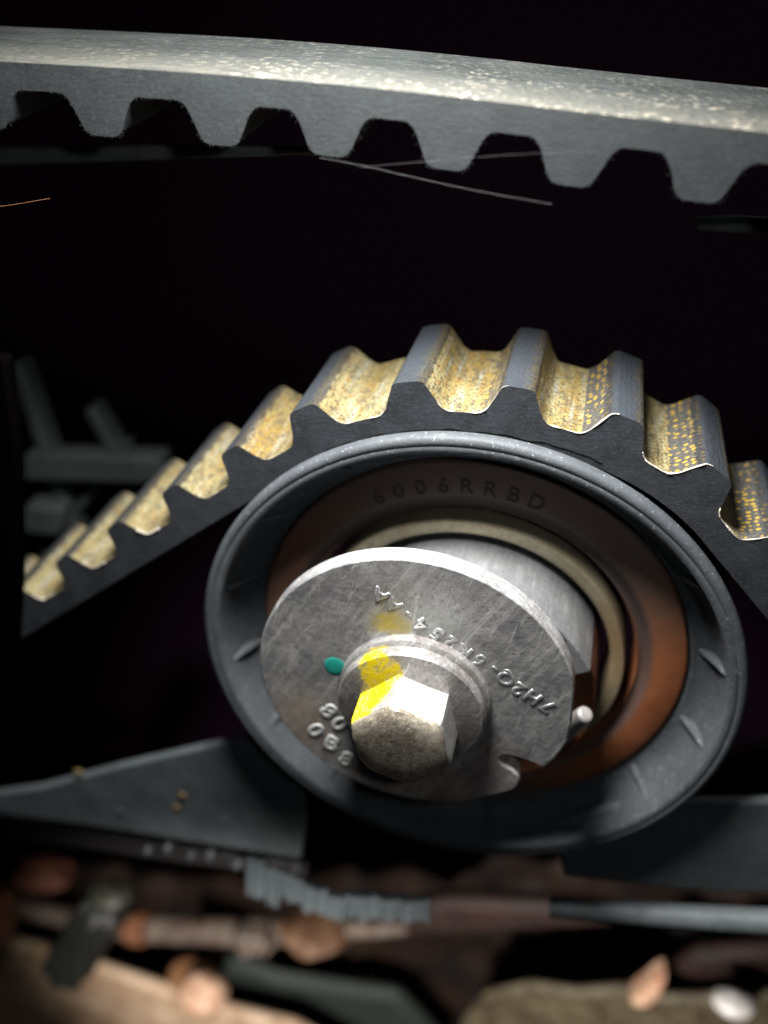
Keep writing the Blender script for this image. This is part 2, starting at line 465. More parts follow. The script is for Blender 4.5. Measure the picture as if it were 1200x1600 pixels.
def finish_belt(name, V, Fc, mi, mats, root, uvs, tp, sd, dk):
    o = mk(name, V, Fc, mats, root, None, 40, mi)
    me = o.data
    me.materials.clear()
    for m in mats: me.materials.append(m)
    me.polygons.foreach_set("material_index", mi)
    uvl = me.uv_layers.new(name="facing")
    for lp in me.loops: uvl.data[lp.index].uv = uvs[lp.vertex_index]
    for an, arr in (("tip", tp), ("side", sd), ("dark", dk)):
        at_ = me.attributes.new(an, 'FLOAT', 'POINT'); at_.data.foreach_set("value", arr)
    return o

YF, YB = 2.0, 18.6
# lower belt: straight, round the pulley, straight again
def pol(phi, r): return (r * math.sin(math.radians(phi)), r * math.cos(math.radians(phi)))
pts = []
pl = pol(-37.7, 33.1); dl = (-math.cos(math.radians(37.7)), -math.sin(math.radians(37.7)))
for t in np.linspace(62, 2, 30): pts.append((pl[0] + dl[0] * t, pl[1] + dl[1] * t))
for phi in np.linspace(-37.7, 46, 60):
    k = max(0, min(1, (phi - 0) / 46)); r = 33.0 + 1.5 * k * k * (3 - 2 * k)
    pts.append(pol(phi, r))
pr_ = pts[-1]; a46 = math.radians(47)
for t in np.linspace(2, 60, 25): pts.append((pr_[0] + math.cos(a46) * t, pr_[1] - math.sin(a46) * t))
at1, near1, L1 = path_from(pts)
tip_px = [(-45, 1000), (34, 938), (106, 884), (186, 830), (270, 770), (362, 708), (474, 643), (637, 598), (811, 604), (982, 657), (1112, 752), (1216, 858)]
BK, TH = 3.0, 3.55
cen1 = []
for px in tip_px:
    q = W(px[0], px[1], YF); cen1.append(near1(np.array([q[0], q[2]]), BK + TH, 1))
belt1 = empty("timing_belt", (0, 10, 33), "toothed black belt with worn yellow fabric teeth bent over the tensioner pulley", "timing belt")
belt1.location = (0, 0, 0)
prof1 = tooth_profile(2.95, 1.4, TH, 1.75, 0.55, 1.5)
pos1 = build_belt(belt1, at1, near1, L1, 1, cen1, BK, prof1, YF, YB, [M_rub_low, M_rub_low, M_fab],
                  dark=[0, 0, 0, 0, 0, 0, 0, .35, .75, 1, 1, 1])
# frayed cloth and painted edge highlight along the front of every gap
for i in range(len(cen1)):
    a = cen1[i]; seq = []
    strong = 1.0 if (i <= 3 or i >= 8) else 0.55
    pr = [(s, h) for s, h in prof1 if s > 0 and h < TH * (0.55 if i < 7 else 0.35)]
    nxt = [(s, h) for s, h in prof1 if s < 0 and h < TH * (0.3 if i < 7 else 1.02)]
    for s, h in pr: seq.append((a + s, BK + h))
    if i + 1 < len(cen1):
        g0, g1 = a + prof1[-1][0], cen1[i + 1] + prof1[0][0]
        if i < 5: g1 = g0 + (g1 - g0) * 0.5; nxt = []
        for t in (0.25, 0.5, 0.75, 1.0): seq.append((g0 + (g1 - g0) * t, BK))
        for s, h in nxt: seq.append((cen1[i + 1] + s, BK + h))
    P = []; rr = []
    fine = []
    for j in range(len(seq) - 1):
        for t in (0, 0.33, 0.66): fine.append((seq[j][0] + (seq[j + 1][0] - seq[j][0]) * t, seq[j][1] + (seq[j + 1][1] - seq[j][1]) * t))
    for s, h in fine:
        p = pos1(s, h + 0.02, YF + 0.02 + random.uniform(-0.05, 0.05)); P.append(p)
        rr.append(max(0.012, strong * (0.08 + 0.24 * mnoise.noise(Vector((s * 0.8, i * 3.1, 0))))))
    if len(P) > 3: mk("frayed_highlight", *tube(P, rr, 6), M_fray_light, belt1, smooth=60)

# dark lint and a torn edge line on the front face above the pulley
seq = [pos1(s, 0.9 + 0.25 * mnoise.noise(Vector((s * 0.5, 2, 0))), YF - 0.02) for s in np.arange(cen1[6], cen1[9], 0.5)]
mk("torn_edge", *tube(seq, [0.05 + 0.05 * random.random() for _ in seq], 5), M_fuzz, belt1, smooth=60)

# upper belt: teeth hang down
tops = [(-60, 93), (0, 96), (150, 104), (300, 113), (450, 125), (600, 139), (750, 156), (900, 174), (1050, 191), (1200, 207), (1300, 218), (1500, 241), (1750, 272)]
pt = [(W(x, y, YF)[0], W(x, y, YF)[2]) for x, y in tops]
pt = [(pt[0][0] - 30, pt[0][1] + 0.4)] + pt
P2 = np.array(pt); xs = np.linspace(P2[0, 0], P2[-1, 0], 200); zs = np.interp(xs, P2[:, 0], P2[:, 1])
zs = np.convolve(np.pad(zs, 8, mode='edge'), np.ones(17) / 17, 'valid')
at2, near2, L2 = path_from(list(zip(xs, zs)))
tips2 = [(-15, 196), (162, 212), (345, 227), (515, 245), (697, 268), (890, 288), (1090, 312), (1290, 338), (1490, 361), (1690, 386)]
BK2, TH2 = 2.45, 3.75
cen2 = []
for px in tips2:
    q = W(px[0], px[1], YF); cen2.append(near2(np.array([q[0], q[2]]), BK2 + TH2, -1))
belt2 = empty("timing_belt", (0, 0, 0), "straight grey black toothed belt with teeth pointing down crossing above the pulley", "timing belt")
prof2 = tooth_profile(3.35, 1.8, TH2, 1.75, 0.95, 1.9)
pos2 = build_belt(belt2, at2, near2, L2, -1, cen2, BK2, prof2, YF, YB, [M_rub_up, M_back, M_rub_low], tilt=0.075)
# fuzz on the cut edges of the upper teeth
Vf, Ff = [], []
for c in cen2:
    for s, h in prof2:
        for q in range(3):
            ss = c + s + random.uniform(-.35, .35)
            p = Vector(pos2(ss, BK2 + h + 0.0, YF)); d = Vector((random.uniform(-.5, .5), random.uniform(-.3, .1), -0.35 if h > 2 else -0.6)).normalized()
            v, f = tube([p, p + d * random.uniform(.08, .28)], [0.025, 0.01], 4); o_ = len(Vf); Vf += v; Ff += [tuple(i + o_ for i in q_) for q_ in f]
fz = mk("edge_fuzz", Vf, Ff, M_fuzz, belt2, smooth=0); fz["kind"] = "stuff"

# ------------------------------------------------------------------ tensioner pulley
pul = empty("tensioner_pulley", (0, 0, 0), "dark grey plastic pulley with ribbed dished face and rusty bearing, under the yellow belt", "pulley")
rim_prof = [(32.6, 18.8), (33.0, 18.4), (33.0, 3.2), (33.05, 1.9), (33.6, 1.75), (33.95, 1.45), (34.0, 0.9), (33.9, 0.35), (33.65, 0.08), (33.3, 0.0),
            (32.95, 0.02), (32.86, 0.1), (32.78, 0.1), (32.66, 0.03), (32.2, 0.06), (31.9, 0.22), (31.75, 0.6), (31.6, 1.6), (31.4, 3.0), (31.1, 4.2), (30.6, 5.2), (29.9, 5.9), (29.1, 6.25), (28.5, 6.35), (28.5, 18.8)]
mk("rim", *lathe(rim_prof, 192, closed=True), M_pul, pul, smooth=40)
web_prof = [(28.45, 6.37), (28.0, 6.5), (27.75, 6.8), (27.6, 7.4), (27.6, 18.8), (28.48, 18.8)]
mk("web", *lathe(web_prof, 160, closed=True), M_pul, pul, smooth=50)
for i in range(16):
    a = math.radians(9.5 + 22.5 * i)
    ca, sa = math.cos(a), math.sin(a)
    sec = [(28.6, 6.7), (28.8, 6.2), (29.6, 5.0), (30.6, 3.5), (31.5, 1.9), (31.9, 2.6), (31.6, 4.4), (30.4, 6.1)]
    hw = 0.42; V = []
    for sg in (-1, 1):
        for k, (r, y) in enumerate(sec):
            h = hw * (0.55 if 1 <= k <= 4 else 1.3)
            V.append((r * ca - sg * h * sa, y, r * sa + sg * h * ca))
    n = len(sec); Fc = [tuple(range(n)), tuple(range(2 * n - 1, n - 1, -1))] + [(k, k + n, (k + 1) % n + n, (k + 1) % n) for k in range(n)]
    mk("rib", V, Fc, M_pul, pul, smooth=60, bevel=0.16)
# bearing
M_seal = None
def mat_seal():
    k = NT("rusty_seal"); c = k.co()
    n1 = k.noise(c, 0.25, 5, 0.6); n2 = k.noise(c, 2.2, 4, 0.7)
    rust = k.mix(k.ramp(n1, (0.3, 0.0), (0.7, 1.0)), (0.27, 0.082, 0.03), (0.40, 0.145, 0.06))
    grey = k.mix(n2, (0.13, 0.095, 0.078), (0.2, 0.15, 0.125))
    # rust bloom sits on the lower right of the seal, the top is greyer brown
    bl = k.math('MAXIMUM', k.sphere_mask((26, 4, -9), 19, 9, wob=6), k.math('MULTIPLY', k.sphere_mask((-24, 4, 8), 12, 9, wob=6), 0.35))
    colr = k.mix(bl, grey, rust)
    # greased groove ring stays grey
    sep = k.n("SeparateXYZ"); k.l(k.co(), sep.inputs[0])
    rr = k.math('SQRT', k.math('ADD', k.math('MULTIPLY', sep.outputs[0], sep.outputs[0]), k.math('MULTIPLY', sep.outputs[2], sep.outputs[2])))
    ring = k.math('MULTIPLY', k.ramp(k.math('DIVIDE', rr, 40.0), (0.535, 0.0), (0.55, 1.0), (0.575, 1.0), (0.595, 0.0)), 0.8)
    colr = k.mix(ring, colr, (0.085, 0.075, 0.075))
    colr = k.mix(k.ramp(n2, (0.62, 0.0), (0.74, 0.6)), colr, (0.05, 0.025, 0.015))
    return k.out(colr, 0.62, 0, k.bump(n2, 0.3, 0.12), 0.4)
M_seal = mat_seal()
seal_prof = [(r_, y_ + 1.1) for r_, y_ in [(27.58, 9), (27.58, 5.6), (27.4, 5.05), (27.0, 4.85), (23.6, 4.75), (23.1, 4.85), (22.7, 5.2), (22.3, 5.45), (21.9, 5.4), (21.6, 5.2), (21.35, 5.5), (21.2, 6.4), (21.1, 10)]]
mk("bearing_seal", *lathe(seal_prof, 160, closed=True), M_seal, pul, smooth=45)
M_race = mat_steel("bearing_race_steel", (0.50, 0.46, 0.34), (0.40, 0.34, 0.22), 0.42, 0.35, (1, 1, 1), 0, spots=0.5, scratch=0.1,
                   blobs=[((17, 4, 4), 7, 5, 3, (1, 1, 1), (0.26, 0.15, 0.06), 0.7), ((14, 4, -13), 10, 5, 3, (1, 1, 1), (0.2, 0.13, 0.06), 0.7)])
race_prof = [(20.1, 12), (20.1, 5.4), (19.9, 5.05), (18.75, 5.0), (18.4, 5.2), (18.2, 5.8), (18.2, 12)]
mk("inner_race", *lathe(race_prof, 160, closed=True), M_race, pul, smooth=45)

# lettering
_glyph = {}
def glyph(ch, size, ext, bev):
    key = (ch, size, ext, bev)
    if key in _glyph: return _glyph[key]
    cu = bpy.data.curves.new("glyph", 'FONT'); cu.body = ch; cu.size = size * S; cu.extrude = ext * S; cu.bevel_depth = bev * S
    cu.bevel_resolution = 2; cu.resolution_u = 4; cu.align_x = 'CENTER'
    o = bpy.data.objects.new("glyph", cu); col.objects.link(o)
    dg = bpy.context.evaluated_depsgraph_get()
    me = bpy.data.meshes.new_from_object(o.evaluated_get(dg))
    bpy.data.objects.remove(o); bpy.data.curves.remove(cu)
    me.name = "letter"; _glyph[key] = me
    me.materials.clear()
    return me
def put_letter(ch, size, pos, d, up, mat, parent, ext=0.06, bev=0.1, name="letter"):
    me = glyph(ch, size, ext, bev)
    o = bpy.data.objects.new(name, me); col.objects.link(o)
    if not me.materials: me.materials.append(mat)
    X = Vector((d[0], 0, d[1])); U = Vector((up[0], 0, up[1])); N = X.cross(U)
    m = Matrix((X, U, N)).transposed().to_4x4()
    p = Vector(pos) - U * size * 0.36
    o.parent = parent; o.matrix_local = Matrix.Translation(p * S) @ m
    return o
M_stamp = mat_flat("seal_stamp_dark", (0.02, 0.012, 0.01), 0.8)  # stamped letters in one dark tone
for i, ch in enumerate("6006RRBD"):
    a = math.radians(118.5 - i * 6.45)
    put_letter(ch, 2.8, (24.6 * math.cos(a), 5.845, 24.6 * math.sin(a)), (math.sin(a), -math.cos(a)), (math.cos(a), math.sin(a)), M_stamp, pul, 0.02, 0.03)
for i, ch in enumerate("15"):
    a = math.radians(133 - i * 5)
    put_letter(ch, 1.4, (19.3 * math.cos(a), 5.0, 19.3 * math.sin(a)), (math.sin(a), -math.cos(a)), (math.cos(a), math.sin(a)), M_race, pul, 0.03, 0.05)

# ------------------------------------------------------------------ hub with its adjuster plate
DC = (-4.15, 5.4); DR = 18.5; DY = -9.0
hub = empty("tensioner_hub", (0, 0, 0), "bare metal hub with scratched round adjuster plate inside the pulley", "tensioner hub")
M_hub = mat_steel("machined_hub_steel", (0.62, 0.64, 0.66), (0.44, 0.45, 0.47), 0.36, 0.7, (1, 0.1, 1), 0, fine=1.1, scratch=0.5)
M_hubin = mat_rust("rusty_hub_pocket", (0.16, 0.055, 0.025), (0.24, 0.09, 0.04), (0.05, 0.02, 0.015))
# hub barrel with a pocket cut out of its front face on the right
def ang_out(r, a0, a1, n): return [(r * math.cos(math.radians(a0 + (a1 - a0) * i / n)), r * math.sin(math.radians(a0 + (a1 - a0) * i / n))) for i in range(n + 1)]
barrel = lathe([(16.9, 12), (16.9, -0.6), (16.7, -1.0), (9.0, -1.0), (9.0, 12)], 128, closed=True)
mk("hub_core", *barrel, M_hubin, hub, smooth=40)
collar_out = ang_out(17.1, 24, 232, 90) + ang_out(10.5, 232, 24, 50)
mk("hub_collar", *prism(collar_out, -3.0, 12.02), M_hub, hub, smooth=40, bevel=0.3, bseg=3)
mk("pocket", *prism(ang_out(16.6, 55, 42, 8) + ang_out(15.0, 42, 55, 8), -3.06, -2.5), M_black, hub, smooth=0, bevel=0.02)
pA = W(914, 1116, -4.5); pB = W(872, 1152, -1.5)
mk("spring_pin", *tube([tuple(pA + (pA - pB) * .03), tuple(pA), tuple(pA * .8 + pB * .2), tuple(pB)], [0.7, 1.02, 1.12, 1.15], 20), mat_flat("pin_steel", (0.5, 0.47, 0.46), 0.35, 0.4), hub, smooth=60, bevel=0.12)
# plate outline with its hooked notch
arc_a0 = math.degrees(math.atan2(8.54 - DC[1], 13.74 - DC[0]))
outl = []
notch = [(896, 1100), (893, 1130), (886, 1160), (868, 1185), (852, 1199), (846, 1199), (835, 1193), (813, 1185), (793, 1180), (784, 1181), (780, 1187), (784, 1195), (800, 1203), (809, 1211), (812, 1220), (808, 1230), (798, 1236), (777, 1241), (745, 1249)]
nz = XZ(notch, DY)
a_end = math.degrees(math.atan2(nz[-1][1] - DC[1], nz[-1][0] - DC[0])); a_st = math.degrees(math.atan2(nz[0][1] - DC[1], nz[0][0] - DC[0]))
for i in range(141):
    a = math.radians(a_st + (360 + a_end - a_st) * i / 140.0)
    # blend from the fitted circle to the traced ends
    r = DR
    if i > 134: r = DR + (math.hypot(nz[-1][0] - DC[0], nz[-1][1] - DC[1]) - DR) * (i - 134) / 6
    if i < 6: r = DR + (math.hypot(nz[0][0] - DC[0], nz[0][1] - DC[1]) - DR) * (6 - i) / 6
    outl.append((DC[0] + r * math.cos(a), DC[1] + r * math.sin(a)))
outl += list(reversed(nz[1:-1]))
M_plate = mat_steel("zinc_plate", (0.82, 0.82, 0.825), (0.36, 0.355, 0.37), 0.34, 0.45, (1, 1, 0.07), math.radians(-32), fine=1.25, scratch=0.7, blobs=[
    ((-17.5, DY, -2.0), 4.2, 2.6, 3.0, (1, 1, 0.8), (0.40, 0.29, 0.19), 0.6),
    ((-3, DY, -9.5), 5.5, 3.5, 3.5, (0.6, 1, 1.2), (0.3, 0.19, 0.13), 0.5),
    ((5.5, DY, -3.0), 3.0, 2.5, 3.0, (1, 1, 1), (0.2, 0.11, 0.07), 0.5),
    ((-6.4, DY, 15.0), 1.5, 0.8, 2.2, (0.75, 1, 1.0), (0.75, 0.55, 0.02), 0.9),
    ((-2.4, DY, 15.6), 2.2, 1.6, 1.5, (0.6, 1, 1.0), (0.6, 0.64, 0.58), 0.5),  # greenish white reflection of the bolt top, painted on
])
mk("adjuster_plate", *prism(outl, DY, DY + 2.3), M_plate, hub, smooth=35, bevel=0.28, bseg=2)
mk("plate_sleeve", *lathe([(9.2, DY + 2.3), (9.2, 2)], 64, c=DC), M_hub, hub, smooth=40)
p = W(523, 1041, DY)
dot = lump((p[0], DY - 0.02, p[2]), (1.3, 0.08, 1.3), 4, 0.06, 0.5, 3)
mk("paint_dot", *dot, mat_flat("teal_paint", (0.03, 0.45, 0.37), 0.4), hub, smooth=60)
M_letter = mat_flat("plate_letter_metal", (0.62, 0.63, 0.64), 0.3, 0.5)
ta = np.array([11.0, 6.3]); tb = np.array([-8.1, 18.5]); dd = (tb - ta) / np.linalg.norm(tb - ta); uu = np.array([-dd[1], dd[0]])
txt = "7H2Q-6K254-AA"
for i, ch in enumerate(txt):
    q = ta + (tb - ta) * i / (len(txt) - 1) + np.array([random.uniform(-.14, .14), random.uniform(-.14, .14)])
    jr = random.uniform(-.09, .09); d2 = dd * math.cos(jr) + uu * math.sin(jr); u2 = uu * math.cos(jr) - dd * math.sin(jr)
    put_letter(ch, 2.5, (q[0], DY + random.uniform(-0.02, 0.045), q[1]), d2, u2, M_letter, hub, 0.0, 0.1)
M_corr = mat_flat("pale_stamp_metal", (0.72, 0.74, 0.73), 0.4, 0.1)
for ch, px, py, sz in (("8", 514, 1110, 3.3), ("0", 531, 1130, 3.3), ("0", 494, 1140, 3.3), ("B", 518, 1160, 3.3), ("8", 541, 1185, 3.3)):
    q = W(px, py, DY); rg_ = math.radians(random.uniform(-12, 12)) - 0.55
    put_letter(ch, sz, (q[0], DY, q[2]), (math.cos(rg_), math.sin(rg_)), (-math.sin(rg_), math.cos(rg_)), M_corr, hub, 0.0, 0.11)

# ------------------------------------------------------------------ flange bolt
BX = (-3.85, 5.15)
bolt = empty("flange_bolt", (BX[0], DY, BX[1]), "hex head flange bolt with yellow paint marks in the middle of the round plate", "bolt")
bolt.location = (0, 0, 0)
YEL = (0.86, 0.66, 0.01)
yb = [((-7.2, -12.2, 10.6), 2.5, 0.25, 1.0, (1, 0.8, 1), YEL, 1.0), ((-8.6, -15.0, 7.2), 2.6, 0.3, 1.0, (1, 0.62, 0.8), YEL, 1.0), ((-6.6, -14.0, 8.8), 1.9, 0.3, 1.0, (1, 0.8, 1), YEL, 1.0)]
M_bolt = mat_steel("plated_bolt_steel", (0.74, 0.74, 0.72), (0.62, 0.61, 0.58), 0.34, 0.5, (1, 0.2, 1), 0, fine=1.2, scratch=0.3, blobs=yb)
M_fl = mat_steel("bolt_flange_steel", (0.70, 0.70, 0.69), (0.36, 0.33, 0.32), 0.34, 0.6, (1, 1, 0.15), -0.5, fine=1.4, spots=0.5, blobs=yb[:1])
M_end = mat_steel("bolt_end_grime", (0.58, 0.53, 0.43), (0.26, 0.22, 0.17), 0.36, 0.25, (1, 1, 0.5), -0.6, spots=0.7, scratch=0.5, fine=1.6)
fl_prof = [(0.5, DY), (8.65, DY), (8.75, DY - 0.15), (8.75, DY - 1.1), (8.5, DY - 1.3), (8.1, DY - 1.35), (8.1, DY - 1.6), (8.35, DY - 1.68), (8.45, DY - 1.85), (8.45, DY - 2.75), (8.2, DY - 3.05), (6.9, DY - 3.25), (5.0, DY - 3.45), (0.5, DY - 3.45)]
mk("flange", *lathe(fl_prof, 128, c=BX), M_fl, bolt, smooth=32)
HA = 42.0; HR = 5.85
hexp = []
# hex prism whose front is turned off to a rounded chamfer
V, Fc = [], []
rings = [(DY - 3.3, None), (DY - 7.9, None)]
NN = 72
def hex_r(a): 
    b = (math.degrees(a) - HA) % 60 - 30
    return HR * math.cos(math.radians(30)) / math.cos(math.radians(b))
def ring(y, cap_r):
    for i in range(NN):
        a = math.radians(HA) + 2 * math.pi * i / NN
        r = min(hex_r(a), cap_r); V.append((BX[0] + r * math.cos(a), y, BX[1] + r * math.sin(a)))
lv = [(DY - 3.2, 99), (DY - 7.3, 99), (DY - 8.0, 5.68), (DY - 8.45, 5.3), (DY - 8.75, 4.8), (DY - 9.0, 4.0), (DY - 9.1, 2.6), (DY - 9.12, 1.2)]
for y, c in lv: ring(y, c)
for k in range(len(lv) - 1):
    for i in range(NN):
        j = (i + 1) % NN; Fc.append((k * NN + i, k * NN + j, (k + 1) * NN + j, (k + 1) * NN + i))
mi = [0 if k < 2 else 1 for k in range(len(lv) - 1) for _ in range(NN)]
Fc.append(tuple((len(lv) - 1) * NN + i for i in range(NN))); mi.append(1)
mk("hex_head", V, Fc, [M_bolt, M_end], bolt, smooth=28, mi=mi)
# ------------------------------------------------------------------ loose hairs
M_hair = mat_flat("pale_thread", (0.13, 0.13, 0.14), 0.5)
def hair(px, Y, r, label, mat=M_hair):
    P = [W(x, y, Y) for x, y in px]
    c = P[0]
    o = mk("stray_thread", *tube([tuple(p - c) for p in P], r, 6), mat, None, tuple(c), smooth=60)
    return tag(o, label, "thread")
hair([(500, 246), (560, 257), (620, 271), (690, 287), (760, 301), (862, 319)], -0.5, 0.007, "long pale thread slanting down below the upper belt teeth")
hair([(560, 262), (640, 254), (740, 246), (840, 239), (935, 237)], -0.8, 0.004, "short faint thread crossing in front of the upper belt teeth")
hair([(-20, 325), (20, 320), (78, 310)], 0, 0.02, "thin orange wire end at the far left under the upper belt", mat_flat("copper_wire", (0.5, 0.22, 0.1), 0.35, 0.5))

# ------------------------------------------------------------------ covers behind and around
M_grey = mat_plastic("grey_cover_plastic", (0.06, 0.072, 0.072), (0.1, 0.115, 0.115), 0.55)
def plate(name, px, Y, th, mat, label=None, cat=None, parent=None, bevel=0.6, group=None):
    o = mk(name, *prism(XZ(px, Y), Y, Y + th), mat, parent, None, 35, bevel=bevel)
    if label: tag(o, label, cat, group)
    return o
plate("cover_moulding", [(-60, 232), (300, 228), (500, 232), (500, 243), (300, 249), (-60, 262)], 21, 1.5, mat_plastic('pale_cover_plastic', (0.16, 0.19, 0.18), (0.24, 0.27, 0.26), 0.5), "thin grey cover ledge seen through the gaps of the upper belt teeth", "cover")
plate("cover_moulding", [(1086, 352), (1150, 350), (1300, 356), (1300, 372), (1150, 366), (1090, 362)], 24, 4, M_grey, "short dim grey bar drawn for glints at the right below the upper belt", "cover")  # bar added in place of dim glints
# ribbed rear cover at the left
rc = empty("rear_cover", (0, 0, 0), "blurred grey ribbed cover far behind the left end of the lower belt", "cover")
def bar(name, a, b, wpx, Y, parent, mat, th=5):
    a = np.array(a, float); b = np.array(b, float); d = (b - a) / np.linalg.norm(b - a); n = np.array([-d[1], d[0]]) * wpx / 2
    return plate(name, [tuple(a + n), tuple(b + n), tuple(b - n), tuple(a - n)], Y, th, mat, parent=parent, bevel=0.8)
M_lat = mat_plastic("dim_cover_plastic", (0.05, 0.06, 0.06), (0.085, 0.10, 0.10), 0.7)
bar("crossbar", (35, 732), (250, 738), 42, 42, rc, M_lat)
bar("rib", (20, 570), (125, 880), 20, 45, rc, M_lat)
bar("rib", (135, 640), (225, 800), 18, 45, rc, M_lat)
bar("rib", (60, 880), (190, 700), 14, 46, rc, M_lat)
bar("stub", (35, 812), (95, 818), 44, 42, rc, M_lat)
# dark cover edge at the far left, in front of the belt
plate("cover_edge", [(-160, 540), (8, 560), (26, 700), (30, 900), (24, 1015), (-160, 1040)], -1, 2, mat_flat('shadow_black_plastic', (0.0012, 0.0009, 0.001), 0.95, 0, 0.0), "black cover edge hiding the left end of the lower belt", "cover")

# left lower cover
lc = empty("lower_cover", (0, 0, 0), "dark grey plastic cover panel at lower left behind the pulley", "cover")
plate("panel", [(-60, 1248), (60, 1232), (180, 1200), (330, 1165), (430, 1150), (470, 1195), (478, 1290), (470, 1342), (455, 1340), (300, 1316), (140, 1290), (-60, 1264)], 5, 1.5, M_cover, parent=lc, bevel=0.4)
plate("lip", [(-60, 1275), (140, 1302), (300, 1328), (480, 1352), (480, 1372), (300, 1352), (140, 1328), (-60, 1300)], 7, 2, M_black, parent=lc, bevel=0.6)
M_fleck = mat_flat("ochre_fleck", (0.22, 0.15, 0.06), 0.6)
for i, (px, py, a, b) in enumerate([(285, 1243, 6, 7), (276, 1262, 5, 6), (122, 1206, 9, 6), (188, 1268, 4, 8), (350, 1282, 3, 4)]):
    q = W(px, py, 4.9); k = 150 / F
    mk("dirt_fleck", *lump(tuple(q), (a * k, 0.25, b * k), 2, 0.4, 0.5, i + 40), M_fleck if i < 3 else M_grey, lc, smooth=60)
M_drip = mat_flat("melted_edge", (0.045, 0.046, 0.05), 0.4)
for i, (px, py, a, b) in enumerate([(232, 1328, 7, 8), (264, 1325, 8, 11), (330, 1336, 9, 12), (372, 1348, 12, 10), (300, 1334, 6, 6), (465, 1352, 10, 13)]):
    q = W(px, py, 5); k = 152 / F
    mk("drip", *lump(tuple(q), (a * k, 1.2, b * k), 2, 0.3, 0.5, i), M_drip, lc, smooth=60)
M_torn = mat_flat("torn_strip", (0.06, 0.073, 0.08), 0.5)
tr = empty("torn_seal", (0, 0, 0), "torn grey ribbed seal strip hanging below the left cover panel", "seal")
x = 384
i = 0
while x < 664:
    t = (x - 388) / 275; wd = random.uniform(9, 19)
    y0 = 1343 + 54 * max(0, min(1, t * 2.4)) + 16 * t + random.uniform(-3, 3); y1 = y0 + (60 if t < 0.16 else 40 - 10 * t) + random.uniform(-3, 3)
    a, b, c, d = (x - 1, y0 + random.uniform(-2, 2)), (x + wd + 1, y0 + random.uniform(-2, 2)), (x + wd + random.uniform(-2, 2), y1 + random.uniform(-3, 3)), (x + random.uniform(-2, 2), y1)
    plate("strip", [a, b, c, d], 6 + (0.25 if i % 2 else 0) + random.uniform(-.15, .15), 2, M_torn, parent=tr, bevel=0.45)
    x += wd; i += 1

# right lower cover
rl = empty("lower_cover", (0, 0, 0), "dark grey plastic cover with rounded ledge at lower right behind the pulley", "cover")
plate("panel", [(860, 1290), (950, 1262), (1060, 1250), (1300, 1252), (1300, 1402), (1060, 1392), (880, 1372)], 3, 1.5, M_cover, parent=rl, bevel=1.6)
q0, q1, q2 = W(860, 1418, 2), W(1060, 1432, 2), W(1300, 1446, 2)
mk("ledge", *tube([tuple(q0), tuple(q1), tuple(q2)], [1.5, 1.8, 2.0], 16), M_cover, rl, smooth=60)

# ------------------------------------------------------------------ rusty parts below
M_brown = mat_rust("brown_casting", (0.46, 0.30, 0.19), (0.70, 0.53, 0.38), (0.30, 0.17, 0.10), 0.6, 0.1)
M_tan = mat_rust("tan_tube", (0.09, 0.068, 0.056), (0.15, 0.12, 0.10), (0.05, 0.022, 0.014), 0.5, 0.07)
M_orange = mat_rust("orange_rust", (0.15, 0.055, 0.024), (0.24, 0.11, 0.055), (0.05, 0.018, 0.01), 0.6, 0.1)
M_red = mat_rust("red_brown_rust", (0.010, 0.0035, 0.0025), (0.022, 0.007, 0.0045), (0.02, 0.01, 0.008), 0.7, 0.12)
M_olive = mat_rust("olive_casting", (0.07, 0.058, 0.036), (0.13, 0.107, 0.065), (0.045, 0.026, 0.016), 0.6, 0.09)
M_cream = mat_rust("cream_rust", (0.5, 0.29, 0.19), (0.8, 0.56, 0.40), (0.3, 0.1, 0.05), 0.45, 0.16, 0.3)
M_hose = mat_rubber("hose_rubber", (0.004, 0.0045, 0.0045), (0.013, 0.014, 0.0125), 0.4)

def blob(name, px, py, Y, ra, rb_, mat, parent=None, off=None, amp=0.2, seed=0, depth=1.0, freq=0.6):
    """uneven lump whose radii are given as seen from the camera's distance"""
    q = W(px, py, Y); k = -(q @ MX.T + CT)[2] / F
    V, Fc = lump((0, 0, 0) if off is None else tuple(q - off), (ra * k, (ra + rb_) / 2 * k * depth, rb_ * k), 4, amp, freq, seed)
    return mk(name, V, Fc, mat, parent, tuple(q) if off is None else None, smooth=60)
YD = 52
plate("engine_casting", [(-140, 1450), (0, 1474), (60, 1486), (110, 1498), (200, 1530), (280, 1558), (340, 1578), (460, 1606), (560, 1660), (400, 1800), (-200, 1800)], YD, 4, M_brown, "brown rusty casting filling the bottom left corner", "casting", bevel=1.6)
kq = W(310, 1540, YD - 8)
kb = empty("corroded_bolt", tuple(kq), "round orange and cream corroded bolt head beside the brown casting", "bolt")
blob("head", 318, 1550, YD - 9, 39, 30, M_cream, kb, kq, 0.12, 5)
blob("collar", 300, 1524, YD - 2, 36, 26, mat_rust("dark_orange_rust", (0.2, 0.09, 0.04), (0.3, 0.15, 0.07), (0.1, 0.04, 0.02), 0.6, 0.25), kb, kq, 0.2, 8)
c0 = W(420, 1452, YD - 2)
tb_ = empty("cross_tube", tuple(c0), "blurred tan metal tube with rusty joints lying across the lower left", "tube")
def rel(px, py, Y): return tuple(W(px, py, Y) - c0)
mk("tube", *tube([rel(-20, 1404, YD), rel(60, 1424, YD), rel(210, 1450, YD), rel(400, 1456, YD), rel(520, 1452, YD), rel(640, 1450, YD)], [2.4, 2.8, 3.7, 3.9, 3.0, 1.6], 20), M_tan, tb_, smooth=60)
mk("joint", *tube([rel(202, 1450, YD - 2), rel(228, 1451, YD - 2)], [4.4, 4.6], 20), M_orange, tb_, smooth=50, bevel=0.9)
blob("joint", 400, 1462, YD - 3, 34, 27, M_tan, tb_, c0, 0.3, 2)
